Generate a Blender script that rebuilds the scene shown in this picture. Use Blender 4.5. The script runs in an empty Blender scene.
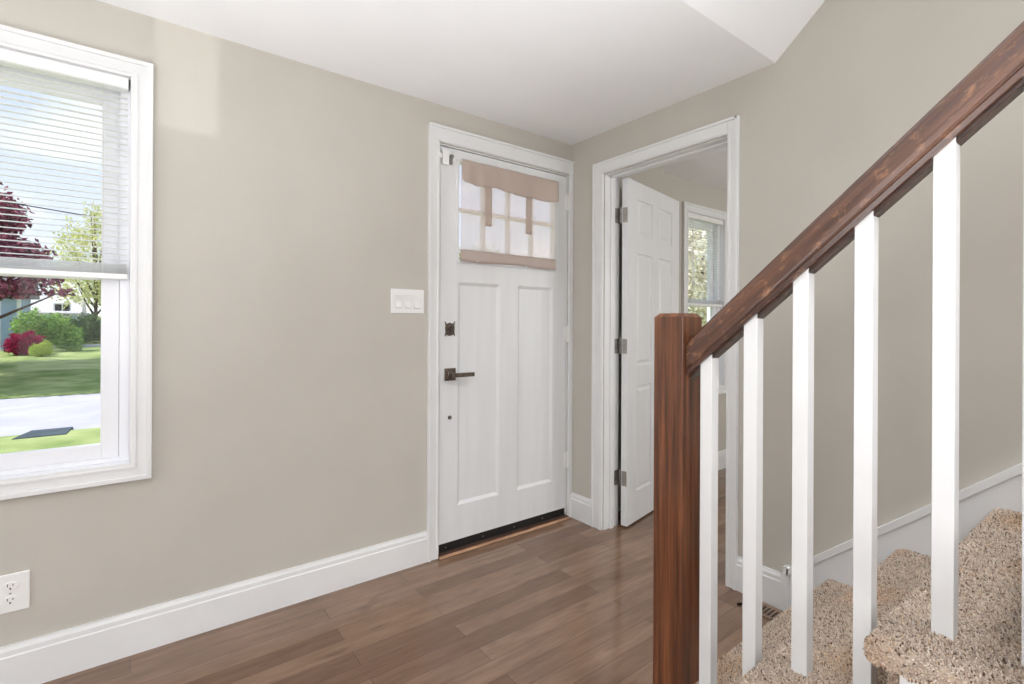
import bpy, bmesh, math, random
import numpy as np
from mathutils import Vector, Matrix
random.seed(7)
R_ = math.radians
SC = bpy.context.scene
COL = SC.collection

# ------------------------------------------------------------------ camera
CAM_H = 1.226
YAW = R_(37.227); ROLL = .0045
cam = bpy.data.cameras.new('camera')
cam.sensor_width = 36.0; cam.lens = 500.7 / 1024 * 36.0
cam.shift_y = (324.6 - 342) / 1024
cam.clip_start = .02; cam.clip_end = 500
camo = bpy.data.objects.new('camera', cam); COL.objects.link(camo)
_F = Vector((math.sin(YAW), math.cos(YAW), 0)); _R = Vector((math.cos(YAW), -math.sin(YAW), 0)); _U = Vector((0, 0, 1))
_X = _R * math.cos(ROLL) + _U * math.sin(ROLL); _Y = _U * math.cos(ROLL) - _R * math.sin(ROLL)
m = Matrix.Identity(4)
for i in range(3):
    m[i][0] = _X[i]; m[i][1] = _Y[i]; m[i][2] = -_F[i]
m[2][3] = CAM_H
camo.matrix_world = m
SC.camera = camo

SC.view_settings.view_transform = 'Standard'; SC.view_settings.look = 'None'
SC.view_settings.exposure = 0.17; SC.view_settings.gamma = 1.0; SC.view_settings.use_curve_mapping = False
SC.cycles.max_bounces = 10; SC.cycles.diffuse_bounces = 6; SC.cycles.transparent_max_bounces = 16
SC.cycles.sample_clamp_indirect = 6.0
SC.cycles.use_denoising = True

# ------------------------------------------------------------------ sky, sun, room lights
SUN_DIR = Vector((.55, -.07, -.82)).normalized()
world = bpy.data.worlds.new('sky'); SC.world = world; world.use_nodes = True
def build_sky():
    nt = world.node_tree; nt.nodes.clear()
    N = nt.nodes.new; L = nt.links.new
    tc = N('ShaderNodeTexCoord'); sep = N('ShaderNodeSeparateXYZ'); L(tc.outputs['Generated'], sep.inputs[0])
    ramp = N('ShaderNodeValToRGB'); L(sep.outputs['Z'], ramp.inputs[0])
    e = ramp.color_ramp.elements
    e[0].position = 0.0; e[0].color = (.84, .89, .97, 1)
    e[1].position = .75; e[1].color = (.40, .54, .82, 1)
    k = ramp.color_ramp.elements.new(.30); k.color = (.62, .70, .90, 1)
    mp = N('ShaderNodeMapping'); mp.inputs['Scale'].default_value = (2.2, 2.2, 5.5); L(tc.outputs['Generated'], mp.inputs[0])
    nz = N('ShaderNodeTexNoise'); nz.inputs['Scale'].default_value = 2.3; nz.inputs['Detail'].default_value = 6
    L(mp.outputs[0], nz.inputs[0])
    cr = N('ShaderNodeValToRGB'); L(nz.outputs[0], cr.inputs[0])
    cr.color_ramp.elements[0].position = .47; cr.color_ramp.elements[0].color = (0, 0, 0, 1)
    cr.color_ramp.elements[1].position = .68; cr.color_ramp.elements[1].color = (1, 1, 1, 1)
    mx = N('ShaderNodeMix'); mx.data_type = 'RGBA'; L(cr.outputs[0], mx.inputs['Factor'])
    L(ramp.outputs[0], mx.inputs['A']); mx.inputs['B'].default_value = (1, 1, 1, 1)
    bg = N('ShaderNodeBackground'); bg.inputs[1].default_value = 1.12; L(mx.outputs['Result'], bg.inputs[0])
    out = N('ShaderNodeOutputWorld'); L(bg.outputs[0], out.inputs[0])
build_sky()

def area_light(name, loc, direction, sx, sy, power, col=(1, 1, 1), spread=180):
    l = bpy.data.lights.new(name, 'AREA'); l.shape = 'RECTANGLE'; l.size = sx; l.size_y = sy
    l.energy = power; l.color = col; l.spread = R_(spread)
    o = bpy.data.objects.new(name, l); COL.objects.link(o)
    o.location = loc; o.rotation_euler = Vector(direction).to_track_quat('-Z', 'Y').to_euler()
    return o
sl = bpy.data.lights.new('sun', 'SUN'); sl.energy = 4.4; sl.angle = R_(.6); sl.color = (1, .96, .88)
so = bpy.data.objects.new('sun', sl); COL.objects.link(so); so.rotation_euler = SUN_DIR.to_track_quat('-Z', 'Y').to_euler()
# added area lights that brighten the rooms; no openings stand behind them
area_light('fill_west', (-4.40, .30, 1.45), (1, 0, 0), 2.2, 1.5, 54, (.965, .985, 1))
area_light('fill_south', (.35, -3.32, 1.45), (0, 1, 0), 2.8, 1.6, 60, (.975, .985, 1))
area_light('fill_upstairs', (1.72, -1.25, 3.95), (0, .55, -1), .8, .8, 9, (.98, .99, 1), 70)  # added fill for the treads and skirt
area_light('fill_side_room', (3.95, -.85, 1.5), (0, 1, 0), 1.6, 1.2, 32, (1, .99, .98))  # added fill for the side room
area_light('ceiling_fill', (-.2, -.3, .18), (.10, .14, 1), 3.4, 3.0, 80, (.955, .98, 1), 108)  # added upward fill to brighten the ceiling
# sunlight thrown back by something bright outside, through a slot added to shape the patch
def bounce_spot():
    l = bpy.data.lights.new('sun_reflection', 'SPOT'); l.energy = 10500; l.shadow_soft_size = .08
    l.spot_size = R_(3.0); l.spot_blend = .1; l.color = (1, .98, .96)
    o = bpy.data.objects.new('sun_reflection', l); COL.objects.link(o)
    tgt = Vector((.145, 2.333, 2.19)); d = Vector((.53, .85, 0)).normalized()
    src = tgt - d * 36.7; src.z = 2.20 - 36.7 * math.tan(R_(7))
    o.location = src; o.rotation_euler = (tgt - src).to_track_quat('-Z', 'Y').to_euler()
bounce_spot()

# ------------------------------------------------------------------ materials
def mat_base(name):
    mt = bpy.data.materials.new(name); mt.use_nodes = True
    nt = mt.node_tree; b = nt.nodes['Principled BSDF']
    return mt, nt, b
def set_in(b, **k):
    for n, v in k.items():
        n = n.replace('_', ' ')
        if n in b.inputs: b.inputs[n].default_value = v
def S(r, g, b):
    f = lambda c: (c / 255 / 12.92) if c / 255 <= .04045 else ((c / 255 + .055) / 1.055) ** 2.4
    return (f(r), f(g), f(b), 1)
def noise_mat(name, c1, c2, scale=8, rough=.5, bump=0.0, bscale=None, stretch=(1, 1, 1), detail=4, metal=0, spec=.5, lo=.35, hi=.65):
    mt, nt, b = mat_base(name); N = nt.nodes.new; L = nt.links.new
    tc = N('ShaderNodeTexCoord'); mp = N('ShaderNodeMapping'); mp.inputs['Scale'].default_value = stretch
    L(tc.outputs['Object'], mp.inputs[0])
    nz = N('ShaderNodeTexNoise'); nz.inputs['Scale'].default_value = scale; nz.inputs['Detail'].default_value = detail
    L(mp.outputs[0], nz.inputs[0])
    r = N('ShaderNodeValToRGB'); r.color_ramp.elements[0].color = c1; r.color_ramp.elements[1].color = c2
    r.color_ramp.elements[0].position = lo; r.color_ramp.elements[1].position = hi
    L(nz.outputs[0], r.inputs[0]); L(r.outputs[0], b.inputs['Base Color'])
    set_in(b, Roughness=rough, Metallic=metal, Specular_IOR_Level=spec)
    if bump:
        n2 = N('ShaderNodeTexNoise'); n2.inputs['Scale'].default_value = bscale or scale * 4; n2.inputs['Detail'].default_value = 3
        L(mp.outputs[0], n2.inputs[0])
        bp = N('ShaderNodeBump'); bp.inputs['Strength'].default_value = bump; bp.inputs['Distance'].default_value = .002
        L(n2.outputs[0], bp.inputs['Height']); L(bp.outputs[0], b.inputs['Normal'])
    return mt
M = {}
M['wall'] = noise_mat('greige_wall_paint', S(193, 189, 180), S(197, 193, 184), 3, .85, .15, 220, spec=.25)
M['ceiling'] = noise_mat('white_ceiling_paint', S(244, 245, 247), S(246, 247, 249), 3, .9, .1, 200, spec=.2)
M['trim'] = noise_mat('white_trim_paint', S(227, 228, 229), S(231, 232, 232), 5, .38, .05, 60, spec=.45)
M['door'] = noise_mat('white_door_paint', S(228, 230, 232), S(232, 234, 235), 4, .42, .25, 40, stretch=(6, 6, .5), spec=.45)
M['vinyl'] = noise_mat('white_window_vinyl', S(232, 233, 238), S(236, 237, 241), 5, .35)
M['plastic'] = noise_mat('white_plastic', S(238, 238, 236), S(241, 241, 240), 5, .35)
M['dark'] = noise_mat('black_rubber', S(16, 14, 13), S(26, 23, 20), 20, .7)
M['slot'] = noise_mat('slot_black', S(30, 28, 26), S(45, 42, 40), 20, .6)
M['bronze'] = noise_mat('oil_rubbed_bronze', S(84, 74, 68), S(118, 106, 96), 60, .36, metal=.5)
M['nickel'] = noise_mat('satin_nickel', S(150, 146, 142), S(178, 174, 170), 30, .35, metal=.9)
M['threshold'] = noise_mat('oak_threshold', S(150, 112, 86), S(196, 152, 118), 10, .45, stretch=(1, 10, 10))
M['shaded_oak'] = noise_mat('oak_painted_shade', S(64, 44, 36), S(96, 68, 54), 10, .5, stretch=(1, 10, 10))  # shade below the door sweep, put into the oak colour
M['ventwood'] = noise_mat('brown_vent', S(120, 98, 82), S(142, 118, 100), 10, .45, stretch=(1, 6, 6))
M['asphalt'] = noise_mat('pale_asphalt', S(178, 176, 186), S(192, 190, 199), 1.5, .9)
M['slab'] = noise_mat('dark_slab', S(60, 72, 80), S(76, 88, 96), 4, .9)
M['siding'] = noise_mat('pale_blue_siding', S(160, 180, 205), S(176, 194, 215), 2, .7)
M['roof'] = noise_mat('grey_roof_shingle', S(120, 116, 118), S(145, 140, 142), 6, .9)
M['roof_pale'] = noise_mat('pale_roof_shingle', S(200, 192, 200), S(215, 208, 215), 6, .9)
M['bark'] = noise_mat('bark', S(70, 54, 46), S(104, 84, 70), 12, .9)
M['cable'] = noise_mat('cable_black', S(30, 30, 32), S(42, 42, 44), 9, .6)
M['cord'] = noise_mat('ladder_cord', S(214, 212, 208), S(226, 224, 220), 9, .8)

def glass_mat(name, tint=(1, 1, 1, 1), refl=.006):
    mt, nt, b = mat_base(name); nt.nodes.remove(b); N = nt.nodes.new; L = nt.links.new
    t = N('ShaderNodeBsdfTransparent'); t.inputs[0].default_value = tint
    g = N('ShaderNodeBsdfGlossy'); g.inputs['Roughness'].default_value = .02
    mx = N('ShaderNodeMixShader'); mx.inputs[0].default_value = refl
    L(t.outputs[0], mx.inputs[1]); L(g.outputs[0], mx.inputs[2]); L(mx.outputs[0], nt.nodes['Material Output'].inputs[0])
    return mt
M['glass'] = glass_mat('window_glass', (.97, .98, .98, 1))

def sheer_mat(name, col, trans, alpha):
    mt, nt, b = mat_base(name); nt.nodes.remove(b); N = nt.nodes.new; L = nt.links.new
    tc = N('ShaderNodeTexCoord'); nz = N('ShaderNodeTexNoise'); nz.inputs['Scale'].default_value = 9
    L(tc.outputs['Object'], nz.inputs[0])
    mixc = N('ShaderNodeMix'); mixc.data_type = 'RGBA'; L(nz.outputs[0], mixc.inputs['Factor'])
    mixc.inputs['A'].default_value = tuple(c * .95 for c in col[:3]) + (1,); mixc.inputs['B'].default_value = col
    d = N('ShaderNodeBsdfDiffuse'); tr = N('ShaderNodeBsdfTranslucent'); tp = N('ShaderNodeBsdfTransparent')
    L(mixc.outputs['Result'], d.inputs[0]); L(mixc.outputs['Result'], tr.inputs[0]); tp.inputs[0].default_value = (1, .97, .96, 1)
    m1 = N('ShaderNodeMixShader'); m1.inputs[0].default_value = trans; L(d.outputs[0], m1.inputs[1]); L(tr.outputs[0], m1.inputs[2])
    m2 = N('ShaderNodeMixShader'); m2.inputs[0].default_value = alpha; L(m1.outputs[0], m2.inputs[1]); L(tp.outputs[0], m2.inputs[2])
    L(m2.outputs[0], nt.nodes['Material Output'].inputs[0])
    return mt
M['sheer'] = sheer_mat('sheer_blush_fabric', S(252, 240, 238), .60, .62)
M['band'] = sheer_mat('taupe_fabric', S(222, 208, 200), .45, .06)
M['slat'] = sheer_mat('white_blind_slat', S(248, 248, 247), .6, 0.0)

def floor_mat():
    mt, nt, b = mat_base('brown_hardwood_planks'); N = nt.nodes.new; L = nt.links.new
    tc = N('ShaderNodeTexCoord')
    br = N('ShaderNodeTexBrick'); L(tc.outputs['Object'], br.inputs[0])
    br.offset = .37; br.offset_frequency = 2; br.squash = 1
    for k, v in {'Scale': 1.0, 'Mortar Size': .0009, 'Mortar Smooth': .3, 'Bias': 0.0, 'Brick Width': 1.05, 'Row Height': .088}.items():
        br.inputs[k].default_value = v
    br.inputs['Color1'].default_value = (0, 0, 0, 1); br.inputs['Color2'].default_value = (1, 1, 1, 1); br.inputs['Mortar'].default_value = (.5, .5, .5, 1)
    ramp = N('ShaderNodeValToRGB'); L(br.outputs['Color'], ramp.inputs[0])
    e = ramp.color_ramp.elements; e[0].position = 0; e[0].color = S(118, 91, 74); e[1].position = 1; e[1].color = S(147, 119, 99)
    a = e.new(.5); a.color = S(135, 108, 89)
    mp = N('ShaderNodeMapping'); mp.inputs['Scale'].default_value = (1.3, 9, 1); L(tc.outputs['Object'], mp.inputs[0])
    nz = N('ShaderNodeTexNoise'); nz.inputs['Scale'].default_value = 3.2; nz.inputs['Detail'].default_value = 7; nz.inputs['Roughness'].default_value = .6
    L(mp.outputs[0], nz.inputs[0])
    gr = N('ShaderNodeValToRGB'); L(nz.outputs[0], gr.inputs[0]); gr.color_ramp.elements[0].position = .3; gr.color_ramp.elements[1].position = .7
    gr.color_ramp.elements[0].color = (.74, .72, .70, 1); gr.color_ramp.elements[1].color = (1.10, 1.10, 1.10, 1)
    mul = N('ShaderNodeMix'); mul.data_type = 'RGBA'; mul.blend_type = 'MULTIPLY'; mul.inputs['Factor'].default_value = 1
    L(ramp.outputs[0], mul.inputs['A']); L(gr.outputs[0], mul.inputs['B'])
    # knots and mineral streaks
    mp2 = N('ShaderNodeMapping'); mp2.inputs['Scale'].default_value = (1.6, 6.5, 1); L(tc.outputs['Object'], mp2.inputs[0])
    n3 = N('ShaderNodeTexNoise'); n3.inputs['Scale'].default_value = 2.6; n3.inputs['Detail'].default_value = 5; L(mp2.outputs[0], n3.inputs[0])
    r3 = N('ShaderNodeValToRGB'); L(n3.outputs[0], r3.inputs[0]); r3.color_ramp.elements[0].position = .60; r3.color_ramp.elements[1].position = .74
    r3.color_ramp.elements[0].color = (0, 0, 0, 1); r3.color_ramp.elements[1].color = (.55, .55, .55, 1)
    mk = N('ShaderNodeMix'); mk.data_type = 'RGBA'; L(r3.outputs[0], mk.inputs['Factor']); L(mul.outputs['Result'], mk.inputs['A'])
    mk.inputs['B'].default_value = S(82, 60, 50)
    mm = N('ShaderNodeMix'); mm.data_type = 'RGBA'; L(br.outputs['Fac'], mm.inputs['Factor']); L(mk.outputs['Result'], mm.inputs['A'])
    mm.inputs['B'].default_value = S(66, 48, 40)
    L(mm.outputs['Result'], b.inputs['Base Color'])
    rr = N('ShaderNodeMapRange'); L(nz.outputs[0], rr.inputs[0]); rr.inputs[3].default_value = .07; rr.inputs[4].default_value = .17
    L(rr.outputs[0], b.inputs['Roughness']); set_in(b, Specular_IOR_Level=.55)
    bp = N('ShaderNodeBump'); bp.inputs['Strength'].default_value = .25; bp.inputs['Distance'].default_value = .0015
    inv = N('ShaderNodeMath'); inv.operation = 'SUBTRACT'; inv.inputs[0].default_value = 1; L(br.outputs['Fac'], inv.inputs[1])
    L(inv.outputs[0], bp.inputs['Height']); L(bp.outputs[0], b.inputs['Normal'])
    return mt
M['floor'] = floor_mat()

def wood_mat(name, dark, mid, light, axis, worn=False):
    """stained wood, grain stretched along a local axis"""
    mt, nt, b = mat_base(name); N = nt.nodes.new; L = nt.links.new
    tc = N('ShaderNodeTexCoord'); mp = N('ShaderNodeMapping')
    sc = [38, 38, 38]; sc[axis] = 1.6; mp.inputs['Scale'].default_value = sc
    L(tc.outputs['Object'], mp.inputs[0])
    nz = N('ShaderNodeTexNoise'); nz.inputs['Scale'].default_value = 1.3; nz.inputs['Detail'].default_value = 8; nz.inputs['Roughness'].default_value = .62
    L(mp.outputs[0], nz.inputs[0])
    r = N('ShaderNodeValToRGB'); L(nz.outputs[0], r.inputs[0]); e = r.color_ramp.elements
    e[0].position = .30; e[0].color = dark; e[1].position = .74; e[1].color = light; k = e.new(.5); k.color = mid
    last = r.outputs[0]
    if worn:
        mp2 = N('ShaderNodeMapping'); s2 = [60, 60, 60]; s2[axis] = 26; mp2.inputs['Scale'].default_value = s2; L(tc.outputs['Object'], mp2.inputs[0])
        n2 = N('ShaderNodeTexNoise'); n2.inputs['Scale'].default_value = 1.0; n2.inputs['Detail'].default_value = 8; n2.inputs['Roughness'].default_value = .7; L(mp2.outputs[0], n2.inputs[0])
        r2 = N('ShaderNodeValToRGB'); L(n2.outputs[0], r2.inputs[0]); r2.color_ramp.elements[0].position = .54; r2.color_ramp.elements[1].position = .72
        r2.color_ramp.elements[0].color = (0, 0, 0, 1); r2.color_ramp.elements[1].color = (.75, .75, .75, 1)
        mx = N('ShaderNodeMix'); mx.data_type = 'RGBA'; L(r2.outputs[0], mx.inputs['Factor']); L(last, mx.inputs['A']); mx.inputs['B'].default_value = S(168, 122, 88)
        last = mx.outputs['Result']
    L(last, b.inputs['Base Color'])
    set_in(b, Roughness=.30, Specular_IOR_Level=.5, Coat_Weight=.25, Coat_Roughness=.15)
    return mt
M['newel'] = wood_mat('cherry_stained_newel_wood', S(52, 31, 22), S(104, 62, 40), S(148, 92, 58), 2)
M['rail'] = wood_mat('worn_cherry_rail_wood', S(54, 38, 34), S(82, 56, 46), S(118, 80, 60), 1, True)
M['fillet'] = wood_mat('dark_stained_fillet_wood', S(46, 32, 28), S(62, 44, 37), S(82, 58, 48), 1)

def attr_mat(name, rough=1.0, attr='tint', trans=0):
    mt, nt, b = mat_base(name); N = nt.nodes.new; L = nt.links.new
    a = N('ShaderNodeAttribute'); a.attribute_name = attr
    L(a.outputs['Color'], b.inputs['Base Color']); set_in(b, Roughness=rough, Specular_IOR_Level=.15)
    if trans:
        tr = N('ShaderNodeBsdfTranslucent'); L(a.outputs['Color'], tr.inputs[0])
        mx = N('ShaderNodeMixShader'); mx.inputs[0].default_value = trans
        L(b.outputs[0], mx.inputs[1]); L(tr.outputs[0], mx.inputs[2]); L(mx.outputs[0], nt.nodes['Material Output'].inputs[0])
    return mt
M['yarn'] = attr_mat('carpet_yarn')
M['leaf'] = attr_mat('foliage_leaves', .7, trans=.35)
M['backing'] = noise_mat('carpet_backing', S(128, 110, 96), S(170, 150, 134), 160, 1.0, spec=.1)
M['grass'] = noise_mat('lawn_grass', S(116, 138, 78), S(170, 180, 124), 1.1, .95, .6, 40, detail=8, spec=.1)

# ------------------------------------------------------------------ mesh helpers
class MB:
    def __init__(s): s.v = []; s.f = []
    def box(s, x0, x1, y0, y1, z0, z1, T=None):
        p = [(x0, y0, z0), (x1, y0, z0), (x1, y1, z0), (x0, y1, z0), (x0, y0, z1), (x1, y0, z1), (x1, y1, z1), (x0, y1, z1)]
        return s.add(p, [(0, 3, 2, 1), (4, 5, 6, 7), (0, 1, 5, 4), (1, 2, 6, 5), (2, 3, 7, 6), (3, 0, 4, 7)], T)
    def add(s, p, f, T=None):
        n = len(s.v)
        s.v += [tuple(T(*q)) if T else tuple(q) for q in p]; s.f += [tuple(i + n for i in q) for q in f]
        return s
    def prism(s, poly, axis, a, b):
        """poly in the two other axes (in axis order), extruded from a to b along axis"""
        def pt(q, c):
            q = list(q); q.insert(axis, c); return q
        n = len(poly)
        p = [pt(q, a) for q in poly] + [pt(q, b) for q in poly]
        f = [tuple(range(n - 1, -1, -1)), tuple(range(n, 2 * n))] + [(i, (i + 1) % n, n + (i + 1) % n, n + i) for i in range(n)]
        return s.add(p, f)
    def cyl(s, c, d, r, L, n=16, r2=None):
        d = Vector(d).normalized(); c = Vector(c); q = d.to_track_quat('Z', 'Y'); r2 = r if r2 is None else r2
        p = []
        for k, (h, rr) in enumerate(((0, r), (L, r2))):
            for i in range(n):
                a = 2 * math.pi * i / n; p.append(c + q @ Vector((rr * math.cos(a), rr * math.sin(a), h)))
        return s.add(p, [tuple(range(n - 1, -1, -1)), tuple(range(n, 2 * n))] + [(i, (i + 1) % n, n + (i + 1) % n, n + i) for i in range(n)])
    def tube(s, pts, r, n=8):
        pts = [Vector(p) for p in pts]; rs = r if isinstance(r, (list, tuple)) else [r] * len(pts); P = []
        for k, p in enumerate(pts):
            d = (pts[min(k + 1, len(pts) - 1)] - pts[max(k - 1, 0)]).normalized(); q = d.to_track_quat('Z', 'Y')
            for i in range(n):
                a = 2 * math.pi * i / n; P.append(p + q @ Vector((rs[k] * math.cos(a), rs[k] * math.sin(a), 0)))
        f = [tuple(range(n - 1, -1, -1)), tuple(range((len(pts) - 1) * n, len(pts) * n))]
        for k in range(len(pts) - 1):
            for i in range(n): f.append((k * n + i, k * n + (i + 1) % n, (k + 1) * n + (i + 1) % n, (k + 1) * n + i))
        return s.add(P, f)
    def holes(s, x0, x1, z0, z1, y0, y1, hs):
        """slab in the x-z plane from y0 to y1 with rectangular holes (hx0,hx1,hz0,hz1)"""
        xs = sorted({x0, x1, *[h[0] for h in hs], *[h[1] for h in hs]}); zs = sorted({z0, z1, *[h[2] for h in hs], *[h[3] for h in hs]})
        xs = [x for x in xs if x0 <= x <= x1]; zs = [z for z in zs if z0 <= z <= z1]
        for i in range(len(xs) - 1):
            cx = (xs[i] + xs[i + 1]) / 2; run = None
            for j in range(len(zs) - 1):
                cz = (zs[j] + zs[j + 1]) / 2
                solid = not any(h[0] < cx < h[1] and h[2] < cz < h[3] for h in hs)
                if solid: run = [zs[j], zs[j + 1]] if run is None else [run[0], zs[j + 1]]
                if (not solid or j == len(zs) - 2) and run is not None:
                    s.box(xs[i], xs[i + 1], y0, y1, run[0], run[1]); run = None
        return s
    def xform(s, fn): s.v = [tuple(fn(*p)) for p in s.v]; return s
    def build(s, name, mat, parent=None, bevel=0, seg=2, smooth=False, origin=None):
        base = parent_world(parent) if parent else Vector((0, 0, 0))
        V = [Vector(p) for p in s.v]
        if origin is None:
            lo = Vector([min(p[i] for p in V) for i in range(3)]); hi = Vector([max(p[i] for p in V) for i in range(3)])
            origin = Vector(((lo.x + hi.x) / 2, (lo.y + hi.y) / 2, lo.z))
        origin = Vector(origin)
        me = bpy.data.meshes.new(name); me.from_pydata([tuple(p - origin) for p in V], [], s.f); me.update()
        bm = bmesh.new(); bm.from_mesh(me); bmesh.ops.recalc_face_normals(bm, faces=bm.faces); bm.to_mesh(me); bm.free()
        me.materials.append(mat)
        if smooth:
            for p in me.polygons: p.use_smooth = True
        o = bpy.data.objects.new(name, me); COL.objects.link(o); o.location = origin - base
        if parent: o.parent = parent
        if bevel:
            md = o.modifiers.new('soft_edge', 'BEVEL'); md.width = bevel; md.segments = seg; md.limit_method = 'ANGLE'; md.angle_limit = R_(35)
            md.harden_normals = False
        return o
def parent_world(o):
    v = Vector(o.location)
    while o.parent: o = o.parent; v += Vector(o.location)
    return v
def empty(name, loc, label=None, cat=None, group=None, kind=None):
    o = bpy.data.objects.new(name, None); COL.objects.link(o); o.location = loc; o.empty_display_size = .1
    return tag(o, label, cat, group, kind)
def tag(o, label=None, cat=None, group=None, kind=None):
    for k, v in (('label', label), ('category', cat), ('group', group), ('kind', kind)):
        if v: o[k] = v
    return o
def struct(o, label=None, cat=None): return tag(o, label, cat, None, 'structure')

# ------------------------------------------------------------------ room shell
A, B, H = 2.333, 2.250, 2.382        # front wall (y), stair wall (x), ceiling
EXT = .15                             # thickness of the outer wall
W1 = (-.929, .061); W2 = (3.451, 4.115)   # outer edges of the two window casings
CW, WZ0, WZ1 = .061, .645, 2.197
DX0, DX1, DZ = 1.289, 2.213, 2.178    # front door opening
WX, SY, RX = -4.5, -3.4, 5.2          # far limits
def win_hole(w): return (w[0] + CW, w[1] - CW, WZ0 + CW, WZ1 - CW)
DY0, DY1, DZ2 = 1.272, 2.050, 2.125   # doorway in the stair wall (y range, head)

fl = MB().box(WX, RX, SY, A, -.12, 0).box(DX0, DX1, A, A + EXT, -.12, -.002).build('floor', M['floor'], origin=(0, 0, 0))
struct(fl, 'glossy brown hardwood plank floor running along the front wall', 'floor')
c = MB().box(WX, 1.2, SY, A, H, H + .1).box(1.2, B, 1.056, A, H, H + .1).box(B + .12, RX, -1.0, A, H, H + .1)
SOFF = .875
ct = [(1.056, H), (-1.7, H + SOFF * 2.762), (-1.7, H + SOFF * 2.762 + .1), (1.056, H + .1)]
c.prism(ct, 0, 1.2, B)
struct(c.build('ceiling', M['ceiling']), 'smooth white ceiling that turns upward over the stairs', 'ceiling')
wl = MB().holes(WX, RX, 0, H, A, A + EXT, [win_hole(W1), win_hole(W2), (DX0, DX1, 0, DZ)])
struct(wl.build('wall_front', M['wall']), 'greige front wall with the window and the entry door', 'wall')
wr = MB().box(B, B + .12, DY1, A, 0, H).box(B, B + .12, DY0, DY1, DZ2, H).box(B, B + .12, -1.8, DY0, 0, 5.0)
struct(wr.build('wall_right', M['wall']), 'greige wall beside the stairs with the open doorway', 'wall')
struct(MB().box(WX - .1, WX, SY, A, 0, H).build('wall_left', M['wall']), 'greige wall closing the room on the left', 'wall')
# south wall with an added, unseen slot that shapes the thrown-back sunlight
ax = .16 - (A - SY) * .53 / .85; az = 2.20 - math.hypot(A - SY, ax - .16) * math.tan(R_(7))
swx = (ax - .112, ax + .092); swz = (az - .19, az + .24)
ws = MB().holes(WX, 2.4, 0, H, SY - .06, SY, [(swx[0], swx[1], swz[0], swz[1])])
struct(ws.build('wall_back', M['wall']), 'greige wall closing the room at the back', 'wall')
# stairwell above the ceiling and the side room
sw = MB().box(1.14, 1.2, -1.8, 1.056, H + .1, 5.0).box(1.14, B, -1.86, -1.8, H + .1, 5.0)
struct(sw.build('wall_stairwell', M['wall']), 'greige upper wall of the stairwell', 'wall')
sr = MB().box(RX, RX + .1, -1.0, A, 0, H).box(B + .12, RX, -1.1, -1.0, 0, H)
struct(sr.build('wall_side_room', M['wall']), 'greige walls of the side room', 'wall')
struct(MB().box(B + .12, 3.033, 2.2, A, 0, H).build('wall_bump', M['wall']), 'greige boxed-out wall piece behind the open panel door', 'wall')
struct(MB().box(1.14, B, -1.8, 1.056, 4.95, 5.05).build('ceiling_stairwell', M['ceiling']), 'white ceiling above the stairwell', 'ceiling')

# baseboards
def base_profile(h=.155, t=.017):
    return [(0, 0), (t, 0), (t, h - .036), (t - .004, h - .032), (t - .004, h - .016), (t - .009, h - .006), (t - .010, h), (0, h)]
def baseboard_x(name, x0, x1, yw, sgn=-1):
    return MB().prism([(yw + sgn * a, z) for a, z in base_profile()], 0, x0, x1).build(name, M['trim'])
def baseboard_y(name, y0, y1, xw, sgn=-1):
    mb = MB()
    poly = [(xw + sgn * a, z) for a, z in base_profile()]
    n = len(poly)
    p = [(x, y0, z) for x, z in poly] + [(x, y1, z) for x, z in poly]
    mb.add(p, [tuple(range(n)), tuple(range(2 * n - 1, n - 1, -1))] + [(i, (i + 1) % n, n + (i + 1) % n, n + i) for i in range(n)])
    return mb.build(name, M['trim'])
struct(baseboard_x('baseboard_front', WX, 1.222, A), 'tall white moulded baseboard under the window', 'baseboard')
struct(baseboard_y('baseboard_corner', DY1 + .078, A, B), 'short white baseboard in the corner between the two doors', 'baseboard')
struct(baseboard_y('baseboard_right', .985, DY0 - .056, B), 'short white baseboard between doorway and stairs', 'baseboard')
struct(baseboard_x('baseboard_side_room', 3.033, RX, A), 'white baseboard under the side room window', 'baseboard')
# stair skirt board: plumb end, then rising with the flight
def skirt():
    zt = lambda y: .262 + .86 * (.899 - y)
    y0, y1 = 1.006, -1.6
    pts = [(y0, 0), (y0, zt(y0) + .003), (.985, zt(.985) + .006), (y1, zt(y1)), (y1, zt(y1) - .60), (.60, 0)]
    mb = MB().prism(pts, 0, B - .020, B)
    cap = [(.990, zt(.99) - .028), (.990, zt(.99) + .006), (y1, zt(y1) + .006), (y1, zt(y1) - .028)]
    mb.prism(cap, 0, B - .027, B)
    mb.prism([(y0 + .004, 0), (y0 + .004, zt(y0) + .012), (y0 - .003, zt(y0) + .026), (y0 - .018, zt(y0) + .030), (y0 - .026, zt(y0) + .022), (y0 - .026, 0)], 0, B - .027, B)
    struct(mb.build('trim_1', M['trim'], bevel=.002), 'white skirt board rising along the wall beside the carpeted stairs', 'skirt board')
skirt()

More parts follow.
